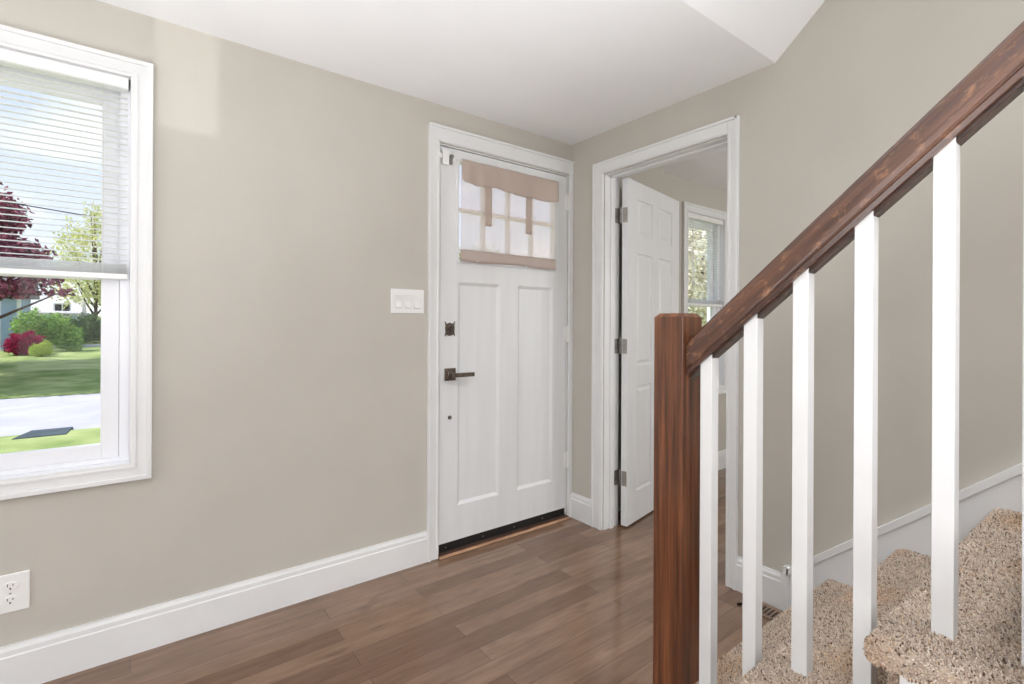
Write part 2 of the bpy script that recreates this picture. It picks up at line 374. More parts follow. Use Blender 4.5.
# ------------------------------------------------------------------ windows
def window(n, w, label):
    root = empty('window_%d' % n, ((w[0] + w[1]) / 2, A, WZ0)); struct(root, label, 'window')
    x0, x1, z0, z1 = win_hole(w)
    cs = MB()
    # mitred casing with a stepped profile, built side by side
    def ring(X0, X1, Z0, Z1, wd, ya, yb):
        o = [(X0, Z0), (X1, Z0), (X1, Z1), (X0, Z1)]; i = [(X0 + wd, Z0 + wd), (X1 - wd, Z0 + wd), (X1 - wd, Z1 - wd), (X0 + wd, Z1 - wd)]
        p = [(a, yb, b) for a, b in o] + [(a, yb, b) for a, b in i] + [(a, ya, b) for a, b in o] + [(a, ya, b) for a, b in i]
        f = []
        for k in range(4):
            j = (k + 1) % 4
            f += [(8 + k, 8 + j, 12 + j, 12 + k), (k, j, 4 + j, 4 + k), (k, j, 8 + j, 8 + k), (4 + k, 4 + j, 12 + j, 12 + k)]
        cs.add(p, f)
    ring(w[0], w[1], WZ0, WZ1, CW + .004, A - .016, A)
    ring(w[0] - .001, w[1] + .001, WZ0 - .001, WZ1 + .001, .016, A - .023, A)
    ring(w[0] + .044, w[1] - .044, WZ0 + .044, WZ1 - .044, .010, A - .019, A)
    cs.build('window_casing', M['trim'], root, bevel=.002)
    fr = MB()
    fr.holes(x0, x1, z0, z1, A, A + EXT, [(x0 + .006, x1 - .006, z0 + .006, z1 - .006)])          # jamb lining
    fr.holes(x0 + .006, x1 - .006, z0 + .006, z1 - .006, A + .030, A + .115, [(x0 + .036, x1 - .036, z0 + .022, z1 - .030)])
    fr.box(x0 + .036, x0 + .040, A + .058, A + .064, z0 + .02, z1 - .03).box(x1 - .040, x1 - .036, A + .058, A + .064, z0 + .02, z1 - .03)
    fr.build('window_frame', M['vinyl'], root, bevel=.0015)
    zm = 1.405
    for (ya, a, b, t0, t1) in ((A + .040, z0 + .022, zm + .012, .050, .030), (A + .072, zm - .020, z1 - .030, .034, .062)):
        s = MB().holes(x0 + .037, x1 - .037, a, b, ya, ya + .028, [(x0 + .087, x1 - .087, a + t0, b - t1)])
        s.holes(x0 + .080, x1 - .080, a + t0 - .007, b - t1 + .007, ya + .004, ya + .024, [(x0 + .090, x1 - .090, a + t0 + .003, b - t1 - .003)])
        so_ = s.build('sash', M['vinyl'], root, bevel=.0015)
        MB().box(x0 + .085, x1 - .085, ya + .012, ya + .015, a + t0 - .003, b - t1 + .003).build('pane', M['glass'], so_)
    return root
window(1, W1, 'white double hung window with half lowered blind left of the entry door')
window(2, W2, 'white double hung window seen through the doorway in the side room')

def blind(w, label, tilt, pitch=.0215, zbot=1.386, nstack=9):
    x0, x1, z0, z1 = win_hole(w); x0 += .012; x1 -= .012
    yc = A + .012
    root = empty('venetian_blind', ((x0 + x1) / 2, yc, zbot), label, 'window blind')
    MB().box(x0, x1, yc - .016, yc + .014, z1 - .047, z1 - .008).box(x0, x1, yc - .019, yc - .016, z1 - .045, z1 - .040).build('headrail', M['plastic'], root, bevel=.002)
    MB().box(x1 - .0005, x1 + .003, yc - .012, yc + .012, z1 - .044, z1 - .012).build('end_cap', M['slot'], root)
    MB().box(x0, x1, yc - .013, yc + .013, zbot, zbot + .020).build('bottom_rail', M['plastic'], root, bevel=.003)
    s = MB(); n = 5
    def slat(z, tl):
        P = []
        for X in (x0 + .003, x1 - .003):
            for k in range(n):
                u = (k / (n - 1) - .5); yy = u * .025; zz = .0028 * (1 - 4 * u * u)
                P.append((X, yc + yy * math.cos(tl) - zz * math.sin(tl), z + yy * math.sin(tl) + zz * math.cos(tl)))
        s.add(P, [(k, k + 1, n + k + 1, n + k) for k in range(n - 1)])
    z = zbot + .021
    for k in range(nstack): slat(z, R_(1)); z += .0042
    z += pitch * .5
    while z < z1 - .055: slat(z, tilt + R_(random.uniform(-1.2, 1.2))); z += pitch
    so_ = s.build('slats', M['slat'], root, smooth=True)
    for k, fx in enumerate((.085, .5, .915)):
        X = x0 + (x1 - x0) * fx; cd = MB()
        for dy in (-.0128, .0128): cd.box(X - .0006, X + .0006, yc + dy - .0005, yc + dy + .0005, zbot + .02, z1 - .05)
        cd.build('ladder_cord', M['cord'], root)
    xw = x0 + .06
    MB().tube([(xw, yc - .022, z1 - .05), (xw, yc - .024, z1 - .35), (xw + .01, yc - .025, z1 - .62)], .0032, 6).build('tilt_wand', M['plastic'], root)
    return root
blind(W1, 'white mini blind half lowered over the front room window', R_(2))
blind(W2, 'white mini blind half lowered over the side room window behind the open door', R_(10))

# ------------------------------------------------------------------ entry door
def nested(mb, x0, x1, z0, z1, prof, T):
    """panel as nested rectangles: prof = [(inset, depth), ...]; last one is filled"""
    P = []
    for i, d in prof:
        P += [(x0 + i, d, z0 + i), (x1 - i, d, z0 + i), (x1 - i, d, z1 - i), (x0 + i, d, z1 - i)]
    f = []
    for k in range(len(prof) - 1):
        for j in range(4):
            q = (j + 1) % 4; f.append((4 * k + j, 4 * k + q, 4 * k + 4 + q, 4 * k + 4 + j))
    e = 4 * (len(prof) - 1); f.append((e, e + 1, e + 2, e + 3))
    mb.add(P, f, T)

def entry_door():
    root = empty('door_1', (1.75, A, 0)); struct(root, 'white entry door with curtained top light and two tall panels', 'door')
    ox = 1.221
    cs = MB()
    cs.box(ox, DX0 - .006, A - .018, A, 0, DZ + .006).box(ox, B, A - .018, A, DZ + .006, 2.268)
    cs.box(DX1 + .006, B - .001, A - .018, A, 0, DZ + .006)
    cs.box(ox - .001, ox + .014, A - .025, A, 0, 2.269).box(ox + .014, B, A - .025, A, 2.255, 2.269)
    cs.box(DX0 - .020, DX0 - .010, A - .021, A, 0, DZ + .010).box(DX0 - .020, B - .03, A - .021, A, DZ + .010, DZ + .020)
    cs.build('door_casing', M['trim'], root, bevel=.0025)
    jb = MB().box(DX0, DX0 + .004, A, A + EXT, 0, DZ).box(DX1 - .004, DX1, A, A + EXT, 0, DZ).box(DX0, DX1, A, A + EXT, DZ - .004, DZ)
    jb.box(DX0 + .004, DX0 + .02, A + .052, A + .066, 0, DZ).box(DX1 - .02, DX1 - .004, A + .052, A + .066, 0, DZ).box(DX0, DX1, A + .052, A + .066, DZ - .02, DZ - .004)
    jb.build('door_jamb', M['trim'], root)
    th = MB().prism([(A - .022, 0), (A - .020, .010), (A + .004, .014), (A + .004, 0)], 0, DX0 - .004, DX1 + .004)
    th.build('threshold', M['shaded_oak'], root, bevel=.001)
    MB().prism([(A - .034, 0), (A - .030, .007), (A - .0225, .010), (A - .0225, 0)], 0, DX0 - .004, DX1 + .004).build('threshold_edge', M['threshold'], root, bevel=.001)
    MB().box(DX0, DX1, A + .004, A + .12, 0, .016).build('sill_plate', M['slot'], root)
    # leaf
    x0, x1, z0, z1 = DX0 + .008, DX1 - .008, .060, DZ - .009
    yf, yb = A + .004, A + .048
    G = (1.405, 2.110, 1.572, 2.108); P1 = (1.407, 1.688, .246, 1.457); P2 = (1.817, 2.094, .246, 1.457)
    lf = MB().holes(x0, x1, z0, z1, yf, yb, [G, P1, P2])
    for p in (P1, P2):
        nested(lf, *p, [(0, yf), (.004, yf + .002), (.018, yf + .011), (.020, yf + .011)], None)
        lf.box(p[0], p[1], yf + .0125, yb, p[2], p[3])
    leaf = lf.build('door_leaf', M['door'], root)
    # the light: frame, muntins, panes
    g = MB().holes(G[0] - .012, G[1] + .012, G[2] - .012, G[3] + .012, yf - .006, yf, [(G[0] + .006, G[1] - .006, G[2] + .006, G[3] - .006)])
    W4 = (G[1] - G[0]) / 4; zc = (G[2] + G[3]) / 2 + .012
    for k in (1, 2, 3): g.box(G[0] + k * W4 - .010, G[0] + k * W4 + .010, yf + .010, yb - .006, G[2], G[3])
    g.box(G[0], G[1], yf + .010, yb - .006, zc - .010, zc + .010)
    lt = g.build('light_frame', M['door'], leaf, bevel=.002)
    MB().box(G[0], G[1], yf + .022, yf + .025, G[2], G[3]).build('pane', M['glass'], leaf)
    # sweep
    sw = MB().box(x0 + .002, x1 - .002, yf + .004, yb - .004, .016, .0595)
    sw.build('door_sweep', M['dark'], leaf)
    for xs in (1.34, 1.58, 1.80, 2.02): MB().cyl((xs, yf + .004, .034), (0, -1, 0), .003, .002, 8).build('screw', M['nickel'], leaf)
    # lever
    cx_, cz_ = 1.358, .958
    lv = MB().box(cx_ - .033, cx_ + .033, yf - .008, yf, cz_ - .033, cz_ + .033)
    lo = lv.build('door_handle', M['bronze'], leaf, bevel=.002)
    l2 = MB().cyl((cx_ - .002, yf - .008, cz_), (0, -1, 0), .011, .036).box(cx_ - .014, cx_ + .124, yf - .056, yf - .042, cz_ - .013, cz_ + .009)
    l2.build('lever', M['bronze'], lo, bevel=.002)
    MB().box(cx_ - .016, cx_ + .010, yf - .0095, yf - .008, cz_ - .008, cz_ + .012).build('latch_button', M['nickel'], lo, bevel=.001)
    # deadbolt with ornate plate
    bz = 1.203; bx = 1.356
    pl = [(-.026, -.036), (-.018, -.028), (0, -.034), (.018, -.028), (.026, -.036), (.022, -.012), (.024, 0), (.022, .014), (.026, .036), (.016, .022), (0, .028), (-.016, .022), (-.026, .036), (-.022, .014), (-.024, 0), (-.022, -.012)]
    db = MB().prism([(bx + a * 1.2, bz + b * 1.15) for a, b in pl], 1, yf - .006, yf)
    dbo = db.build('deadbolt', M['bronze'], leaf, bevel=.0012)
    MB().cyl((bx, yf - .006, bz), (0, -1, 0), .016, .008, 20).box(bx - .004, bx + .004, yf - .034, yf - .012, bz - .015, bz + .015).build('thumb_turn', M['bronze'], dbo, bevel=.001)
    kk = MB().cyl((1.358, yf, .727), (0, -1, 0), .011, .010, 16, .009)
    ko = kk.build('small_bolt', M['bronze'], leaf, bevel=.001)
    MB().cyl((1.358, yf - .010, .727), (0, -1, 0), .004, .003, 10).build('bolt_stem', M['nickel'], ko)
    # painted butt hinges on the corner side
    for hz in (2.005, 1.165, .365):
        h = MB().cyl((DX1 + .001, A - .010, hz - .048), (0, 0, 1), .007, .096, 12).box(DX1 - .026, DX1 + .001, A - .0005, yf, hz - .046, hz + .046)
        for k in (-.029, -.010, .010, .029): h.cyl((DX1 + .001, A - .010, hz + k - .0012), (0, 0, 1), .0078, .0024, 12)
        h.cyl((DX1 + .001, A - .010, hz + .048), (0, 0, 1), .0085, .005, 10)
        h.build('hinge', M['plastic'], root, bevel=.0008)
entry_door()

# door contact at the head of the leaf and its mate on the casing
s = empty('door_contact_sensor', (1.33, A, 2.10), 'small white contact sensor at the top left of the entry door', 'door sensor')
MB().box(1.299, 1.338, A - .020, A + .004, 2.070, 2.152).build('sensor_body', M['plastic'], s, bevel=.004)
MB().cyl((1.279, A - .018, 2.108), (0, -1, 0), .016, .012, 20, .012).build('magnet', M['plastic'], s, bevel=.002)
MB().cyl((1.358, A + .004, 2.122), (0, -1, 0), .011, .018, 14).box(1.350, 1.366, A - .006, A + .004, 2.080, 2.125).build('catch', M['nickel'], s, bevel=.001)

# curtain on the door light
def curtain():
    cx0, cx1 = 1.404, 2.094; y0 = A - .018
    root = empty('door_curtain', ((cx0 + cx1) / 2, y0, 1.572), 'sheer blush cafe curtain with taupe valance and ties on the entry door', 'curtain')
    def sheet(x0, x1, zt, zb, amp, off, nx=80, nz=10, wav=None, ph=0, hem=None):
        mb = MB(); P = []
        for j in range(nz + 1):
            for i in range(nx + 1):
                u = i / nx; v = j / nz; X = x0 + (x1 - x0) * u
                w = amp * (math.sin(X * 38 + ph) * .5 + math.sin(X * 71 + 1.3 + ph) * .3 + math.sin(X * 17 + ph) * .4) * (.35 + .65 * v)
                zb2 = zb + (hem(u) if hem else 0)
                P.append((X, y0 - off + w, zt + (zb2 - zt) * v))
        f = [(j * (nx + 1) + i, j * (nx + 1) + i + 1, (j + 1) * (nx + 1) + i + 1, (j + 1) * (nx + 1) + i) for j in range(nz) for i in range(nx)]
        return mb.add(P, f)
    def solid(o, t=.0012):
        md = o.modifiers.new('cloth', 'SOLIDIFY'); md.thickness = t; return o
    solid(sheet(cx0 + .004, cx1 - .006, 2.098, 1.622, .004, .0, wav=1).build('sheer_panel', M['sheer'], root, smooth=True), .0006)
    solid(sheet(cx0 + .002, cx1 - .002, 1.632, 1.568, .0045, .002, nz=4, hem=lambda u: -.004 * math.sin(u * 9)).build('hem_band', M['band'], root, smooth=True))
    solid(sheet(cx0 + .000, cx1 + .004, 2.112, 1.985, .010, .020, nz=8, ph=.8, hem=lambda u: .004 * math.sin(u * 19 + 1.2) + .006 * math.sin(u * 7) - .008 * u + .012 * (u < .02)).build('valance', M['band'], root, smooth=True))
    for xs, zb in ((1.588, 1.775), (1.878, 1.764)):
        solid(sheet(xs - .022, xs + .022, 2.110, zb, .003, .006, nx=8, nz=14).build('tie_strap', M['band'], root, smooth=True))
    MB().cyl((cx0 - .006, y0 + .003, 2.106), (1, 0, 0), .004, cx1 - cx0 + .014, 10).build('curtain_rod', M['plastic'], root)
    MB().cyl((cx0 + .0, y0 + .003, 1.573), (1, 0, 0), .003, cx1 - cx0, 10).build('curtain_rod', M['plastic'], root)
curtain()

# ------------------------------------------------------------------ doorway and panel door
def room_door():
    root = empty('door_2', (B + .06, (DY0 + DY1) / 2, 0)); struct(root, 'white six panel door standing open through the casing into the side room', 'door')
    cs = MB(); t = .018; ca, cb, cz = DY0 - .056, DY1 + .078, 2.200
    cs.box(B - t, B, ca, DY0 - .004, 0, cz).box(B - t, B, DY1 + .004, cb, 0, cz).box(B - t, B, DY0 - .004, DY1 + .004, DZ2 + .004, cz)
    cs.box(B - t - .007, B, ca - .001, ca + .014, 0, cz + .001).box(B - t - .007, B, cb - .014, cb + .001, 0, cz + .001).box(B - t - .007, B, ca, cb, cz - .013, cz + .001)
    cs.box(B - t - .003, B, DY0 - .020, DY0 - .010, 0, DZ2 + .010).box(B - t - .003, B, DY1 + .010, DY1 + .020, 0, DZ2 + .010).box(B - t - .003, B, DY0 - .020, DY1 + .020, DZ2 + .010, DZ2 + .020)
    xb = B + .12
    cs.box(xb, xb + t, ca, DY0 - .004, 0, cz).box(xb, xb + t, DY1 + .004, cb, 0, cz).box(xb, xb + t, DY0 - .004, DY1 + .004, DZ2 + .004, cz)
    cs.build('door_casing', M['trim'], root, bevel=.0025)
    jb = MB().box(B, xb, DY0, DY0 + .003, 0, DZ2).box(B, xb, DY1 - .003, DY1, 0, DZ2).box(B, xb, DY0, DY1, DZ2 - .003, DZ2)
    for a, b in ((DY0 + .003, DY0 + .013), (DY1 - .013, DY1 - .003)): jb.box(B + .045, B + .078, a, b, 0, DZ2 - .003)
    jb.box(B + .045, B + .078, DY0, DY1, DZ2 - .013, DZ2 - .003)
    jb.build('door_jamb', M['trim'], root, bevel=.001)
    ang = R_(12); ux, uy = math.cos(ang), math.sin(ang); nx, ny = -uy, ux
    ox, oy = 2.379, 1.979; L = .765; th = .040; z0, z1 = .012, 2.114
    T = lambda u, d, z: (ox + u * ux + d * nx, oy + u * uy + d * ny, z)
    cols = ((.118, .332), (.433, .647)); rows = ((.196, .850), (.972, 1.672), (1.780, 2.008))
    mb = MB()
    hs = [(a, b, c_, d_) for a, b in cols for c_, d_ in rows]
    mb.holes(0, L, z0, z1, 0, th, hs)
    for h in hs:
        for sgn in (0, 1):
            f = (lambda d: d) if not sgn else (lambda d: th - d)
            nested(mb, *h, [(0, f(0)), (.005, f(.009)), (.010, f(.011)), (.018, f(.011)), (.034, f(.002))], None)
    mb.xform(T)
    leaf = mb.build('door_leaf', M['door'], root)
    for hz in (1.893, 1.098, .297):
        h = MB().box(B + .12 - .034, B + .12 + .001, DY1 - .0062, DY1 - .003, hz - .045, hz + .045)
        h.add([T(-.0015, .004, hz - .045), T(-.0015, .036, hz - .045), T(-.0015, .036, hz + .045), T(-.0015, .004, hz + .045),
               T(0, .004, hz - .045), T(0, .036, hz - .045), T(0, .036, hz + .045), T(0, .004, hz + .045)],
              [(0, 1, 2, 3), (4, 5, 6, 7), (0, 1, 5, 4), (1, 2, 6, 5), (2, 3, 7, 6), (3, 0, 4, 7)])
        kx, ky = 2.375, 2.031
        h.cyl((kx, ky, hz - .046), (0, 0, 1), .0075, .092, 12)
        for k in (-.03, -.01, .01, .03): h.cyl((kx, ky, hz + k - .001), (0, 0, 1), .0082, .002, 12)
        h.cyl((kx, ky, hz + .046), (0, 0, 1), .009, .004, 10)
        h.build('hinge', M['nickel'], root, bevel=.0006)
room_door()

# ------------------------------------------------------------------ wall plates
p = empty('light_switch', (1.108, A, 1.280), 'white three gang rocker switch plate on the wall beside the entry door', 'light switch')
MB().box(1.018, 1.199, A - .006, A, 1.280, 1.402).build('cover_plate', M['plastic'], p, bevel=.003)
for k in range(3):
    cx_ = 1.1085 + (k - 1) * .050
    MB().prism([(A - .006, 1.305), (A - .012, 1.309), (A - .007, 1.341), (A - .0095, 1.373), (A - .006, 1.377)], 0, cx_ - .0165, cx_ + .0165).build('rocker', M['plastic'], p, bevel=.001)
p = empty('power_outlet', (-.317, A, .263), 'white double wall outlet low on the wall under the window', 'power outlet')
MB().box(-.364, -.270, A - .006, A, .263, .391).build('cover_plate', M['plastic'], p, bevel=.003)
for zc in (.350, .303):
    r = MB(); pts = [(-.317 + .0185 * math.cos(a), zc + .0165 * math.sin(a) * (1 if abs(math.sin(a)) < .8 else .86)) for a in [2 * math.pi * k / 28 for k in range(28)]]
    r.prism(pts, 1, A - .0085, A - .005)
    ro = r.build('receptacle', M['plastic'], p, bevel=.0008)
    q = MB().box(-.3245, -.3225, A - .0090, A - .008, zc + .000, zc + .009).box(-.3115, -.3095, A - .0090, A - .008, zc + .001, zc + .008)
    q.cyl((-.317, A - .008, zc - .007), (0, -1, 0), .0027, .001, 10)
    q.build('slot', M['slot'], ro)
MB().cyl((-.317, A - .005, .3265), (0, -1, 0), .003, .0025, 10).build('screw', M['nickel'], p)

# floor register at the foot of the stairs
v = empty('floor_vent', (2.14, 1.11, 0), 'brown slotted floor vent beside the baseboard at the foot of the stairs', 'floor vent')
vx0, vx1, vy0, vy1 = 2.118, 2.224, .985, 1.150
MB().box(vx0 + .012, vx1 - .012, vy0 + .012, vy1 - .012, .0002, .002).build('vent_well', M['slot'], v)
g = MB()
g.box(vx0, vx1, vy0, vy0 + .020, .0002, .006).box(vx0, vx1, vy1 - .020, vy1, .0002, .006).box(vx0, vx0 + .022, vy0, vy1, .0002, .006).box(vx1 - .022, vx1, vy0, vy1, .0002, .006)
yy = vy0 + .030
while yy < vy1 - .022: g.box(vx0 + .02, vx1 - .02, yy, yy + .007, .001, .0055); yy += .0175
g.build('vent_grille', M['ventwood'], v, bevel=.001)

# ------------------------------------------------------------------ stairs
RUN, RISE, Y1, Z1 = .237, .212, .845, .200
SX0, SX1 = 1.166, B - .018
ZO = [.155, .378, .604] + [.604 + .222 * i for i in range(1, 9)]; ZW = [.218, .424, .645] + [.645 + .218 * i for i in range(1, 9)]
YO = [.890, .637, .378] + [.378 - .243 * i for i in range(1, 9)]; YW = [.838, .605, .352] + [.352 - .243 * i for i in range(1, 9)]
def surf(k, x):
    q = (x - 1.166) / (B - .018 - 1.166); return ZO[k - 1] * (1 - q) + ZW[k - 1] * q
def yk(k): return Y1 - RUN * (k - 1)
def zk(k): return Z1 + RISE * (k - 1)
def tufted(name, parent, boxes, density, rng, skip, k):
    """carpet over rounded boxes: backing plus individual yarn tufts, in one mesh"""
    bm = bmesh.new()
    for (x0, x1, y0, y1, z0, z1, bev) in boxes:
        r = bmesh.ops.create_cube(bm, size=1)
        for vv in r['verts']:
            vv.co = Vector((x0 if vv.co.x < 0 else x1, y0 if vv.co.y < 0 else y1, z0 if vv.co.z < 0 else z1))
        if bev:
            es = [e for e in {e for vv in r['verts'] for e in vv.link_edges} if all(u.co.y > y1 - 1e-5 for u in e.verts) or (all(u.co.x < x0 + 1e-5 for u in e.verts))]
            bmesh.ops.bevel(bm, geom=es, offset=bev, segments=4, profile=.5, affect='EDGES')
    bmesh.ops.recalc_face_normals(bm, faces=bm.faces[:])
    for vv in bm.verts:
        q = (vv.co.x - SX0) / (SX1 - SX0); vv.co.z += ((ZO[k - 1] - zk(k)) * (1 - q) + (ZW[k - 1] - zk(k)) * q) * (vv.co.z > .01); vv.co.y += (YO[k - 1] - yk(k)) * (1 - q) + (YW[k - 1] - yk(k)) * q
    tris = bmesh.ops.triangulate(bm, faces=bm.faces[:])['faces']
    bm.normal_update()
    V0 = np.array([v_.co[:] for v_ in bm.verts]); bm.verts.index_update()
    T = np.array([[v_.index for v_ in f.verts] for f in bm.faces]); NN = np.array([f.normal[:] for f in bm.faces]); AR = np.array([f.calc_area() for f in bm.faces])
    cen = V0[T].mean(1)
    ok = ~skip(cen, NN)
    w = AR * ok; n = int(w.sum() * density)
    idx = rng.choice(len(T), n, p=w / w.sum())
    a, b = rng.random(n), rng.random(n); fl_ = a + b > 1; a[fl_], b[fl_] = 1 - a[fl_], 1 - b[fl_]
    t = V0[T[idx]]; P = t[:, 0] + (t[:, 1] - t[:, 0]) * a[:, None] + (t[:, 2] - t[:, 0]) * b[:, None]
    nn = NN[idx]
    d = nn + rng.normal(0, .55, (n, 3)); d /= np.linalg.norm(d, axis=1)[:, None]
    e1 = np.cross(d, rng.normal(0, 1, (n, 3))); e1 /= np.linalg.norm(e1, axis=1)[:, None]; e2 = np.cross(d, e1)
    ln = rng.uniform(.005, .0095, n)[:, None]; r0 = rng.uniform(.0013, .0021, n)[:, None]
    bend = e1 * rng.uniform(-.004, .004, n)[:, None]
    base = P - nn * .002
    verts = []; ring = []
    for s_, (f1, rr) in enumerate(((0, 1.0), (.6, 1.15), (1.0, .75))):
        c_ = base + d * ln * f1 + bend * f1 * f1
        for k in range(3):
            an = 2 * math.pi * k / 3 + s_ * .7; verts.append(c_ + (e1 * math.cos(an) + e2 * math.sin(an)) * r0 * rr)
    VT = np.stack(verts, 1)          # n,9,3
    F = []
    for s_ in range(2):
        for k in range(3):
            q = (k + 1) % 3; F += [(3 * s_ + k, 3 * s_ + q, 3 * s_ + 3 + q), (3 * s_ + k, 3 * s_ + 3 + q, 3 * s_ + 3 + k)]
    F.append((6, 7, 8)); F = np.array(F)
    nb = len(V0)
    FT = (F[None] + (np.arange(n) * 9)[:, None, None] + nb).reshape(-1, 3)
    allv = np.vstack([V0, VT.reshape(-1, 3)]); allf = np.vstack([T, FT])
    # yarn colours: pale beige, tan, grey brown and a few dark flecks, in soft patches
    pal = np.array([S(238, 224, 210)[:3], S(222, 204, 188)[:3], S(204, 186, 170)[:3], S(168, 146, 130)[:3], S(116, 96, 84)[:3], S(226, 200, 170)[:3]])
    pi = rng.choice(6, n, p=[.38, .28, .16, .08, .045, .055]); colr = pal[pi] * rng.uniform(.9, 1.08, (n, 1))
    ptc = np.sin(P[:, 0] * 23 + 1.1) * np.sin(P[:, 1] * 31 + P[:, 0] * 7) + .5 * np.sin(P[:, 0] * 51 + P[:, 1] * 44)
    colr *= (1 + .05 * ptc)[:, None]
    st = np.clip(np.sin(P[:, 0] * 9 + 2.2 + k) * np.sin(P[:, 1] * 17 + P[:, 0] * 5 + k) - .35, 0, 1)[:, None]
    colr = colr * (1 - st * np.array([.10, .28, .46]))
    bc = np.tile(np.array(S(190, 172, 156)[:3]), (nb, 1))
    vc = np.vstack([bc, np.repeat(colr, 9, axis=0)])
    org = np.array([(SX0 + SX1) / 2, boxes[0][2], boxes[0][4]])
    me = bpy.data.meshes.new(name)
    me.vertices.add(len(allv)); me.vertices.foreach_set('co', (allv - org).astype(np.float32).ravel())
    me.loops.add(len(allf) * 3); me.loops.foreach_set('vertex_index', allf.astype(np.int32).ravel())
    me.polygons.add(len(allf)); me.polygons.foreach_set('loop_start', np.arange(0, len(allf) * 3, 3, dtype=np.int32))
    me.update(calc_edges=True); me.validate()
    at = me.attributes.new('tint', 'FLOAT_COLOR', 'POINT'); at.data.foreach_set('color', np.hstack([vc, np.ones((len(vc), 1))]).astype(np.float32).ravel())
    me.materials.append(M['yarn'])
    o = bpy.data.objects.new(name, me); COL.objects.link(o); o.parent = parent
    o.location = Vector(org) - parent_world(parent)
    bm.free()
    return o
def stairs():
    root = empty('staircase', (1.72, Y1, 0), 'staircase covered in beige shaggy carpet rising beside the right wall', 'stairs')
    rng = np.random.default_rng(3); g = .006
    NS = 8
    for k in range(1, NS + 1):
        y1_, z1_ = yk(k), zk(k); yb_ = yk(k + 1) - .055
        zb = zk(k - 1) - .05 if k > 1 else .0
        boxes = [(SX0 + g, SX1, yb_, y1_ - g, z1_ - .050, z1_ - g, .017), (1.222, SX1, y1_ - .055, y1_ - .034, zb, z1_ - .045, 0)]
        yl = yk(k + 1) - .03
        skip = lambda c, n_, yl=yl: (n_[:, 1] < -.5) | (n_[:, 0] > .5) | ((n_[:, 2] < -.9)) | ((n_[:, 0] < -.5) & (c[:, 0] > 1.21) & (c[:, 2] > 5))
        dens = 76000 if k <= 4 else 9000
        tufted('carpeted_step', root, boxes, dens, rng, skip, k)
    # saw-tooth stringer and panel below the open side
    poly = [(YO[0] - .056, 0)]
    for k in range(1, NS + 1):
        poly += [(YO[k - 1] - .056, ZO[k - 1] - .052), (YO[k] - .056, ZO[k - 1] - .052)]
    poly += [(YO[NS] - .056, 0)]
    MB().prism(poly, 0, 1.206, 1.240).build('stringer', M['trim'], root, bevel=.0015)
    MB().prism([(a - .006, max(0, b - .012)) for a, b in poly], 0, 1.245, SX1 - .002).build('stair_core', M['backing'], root)
stairs()

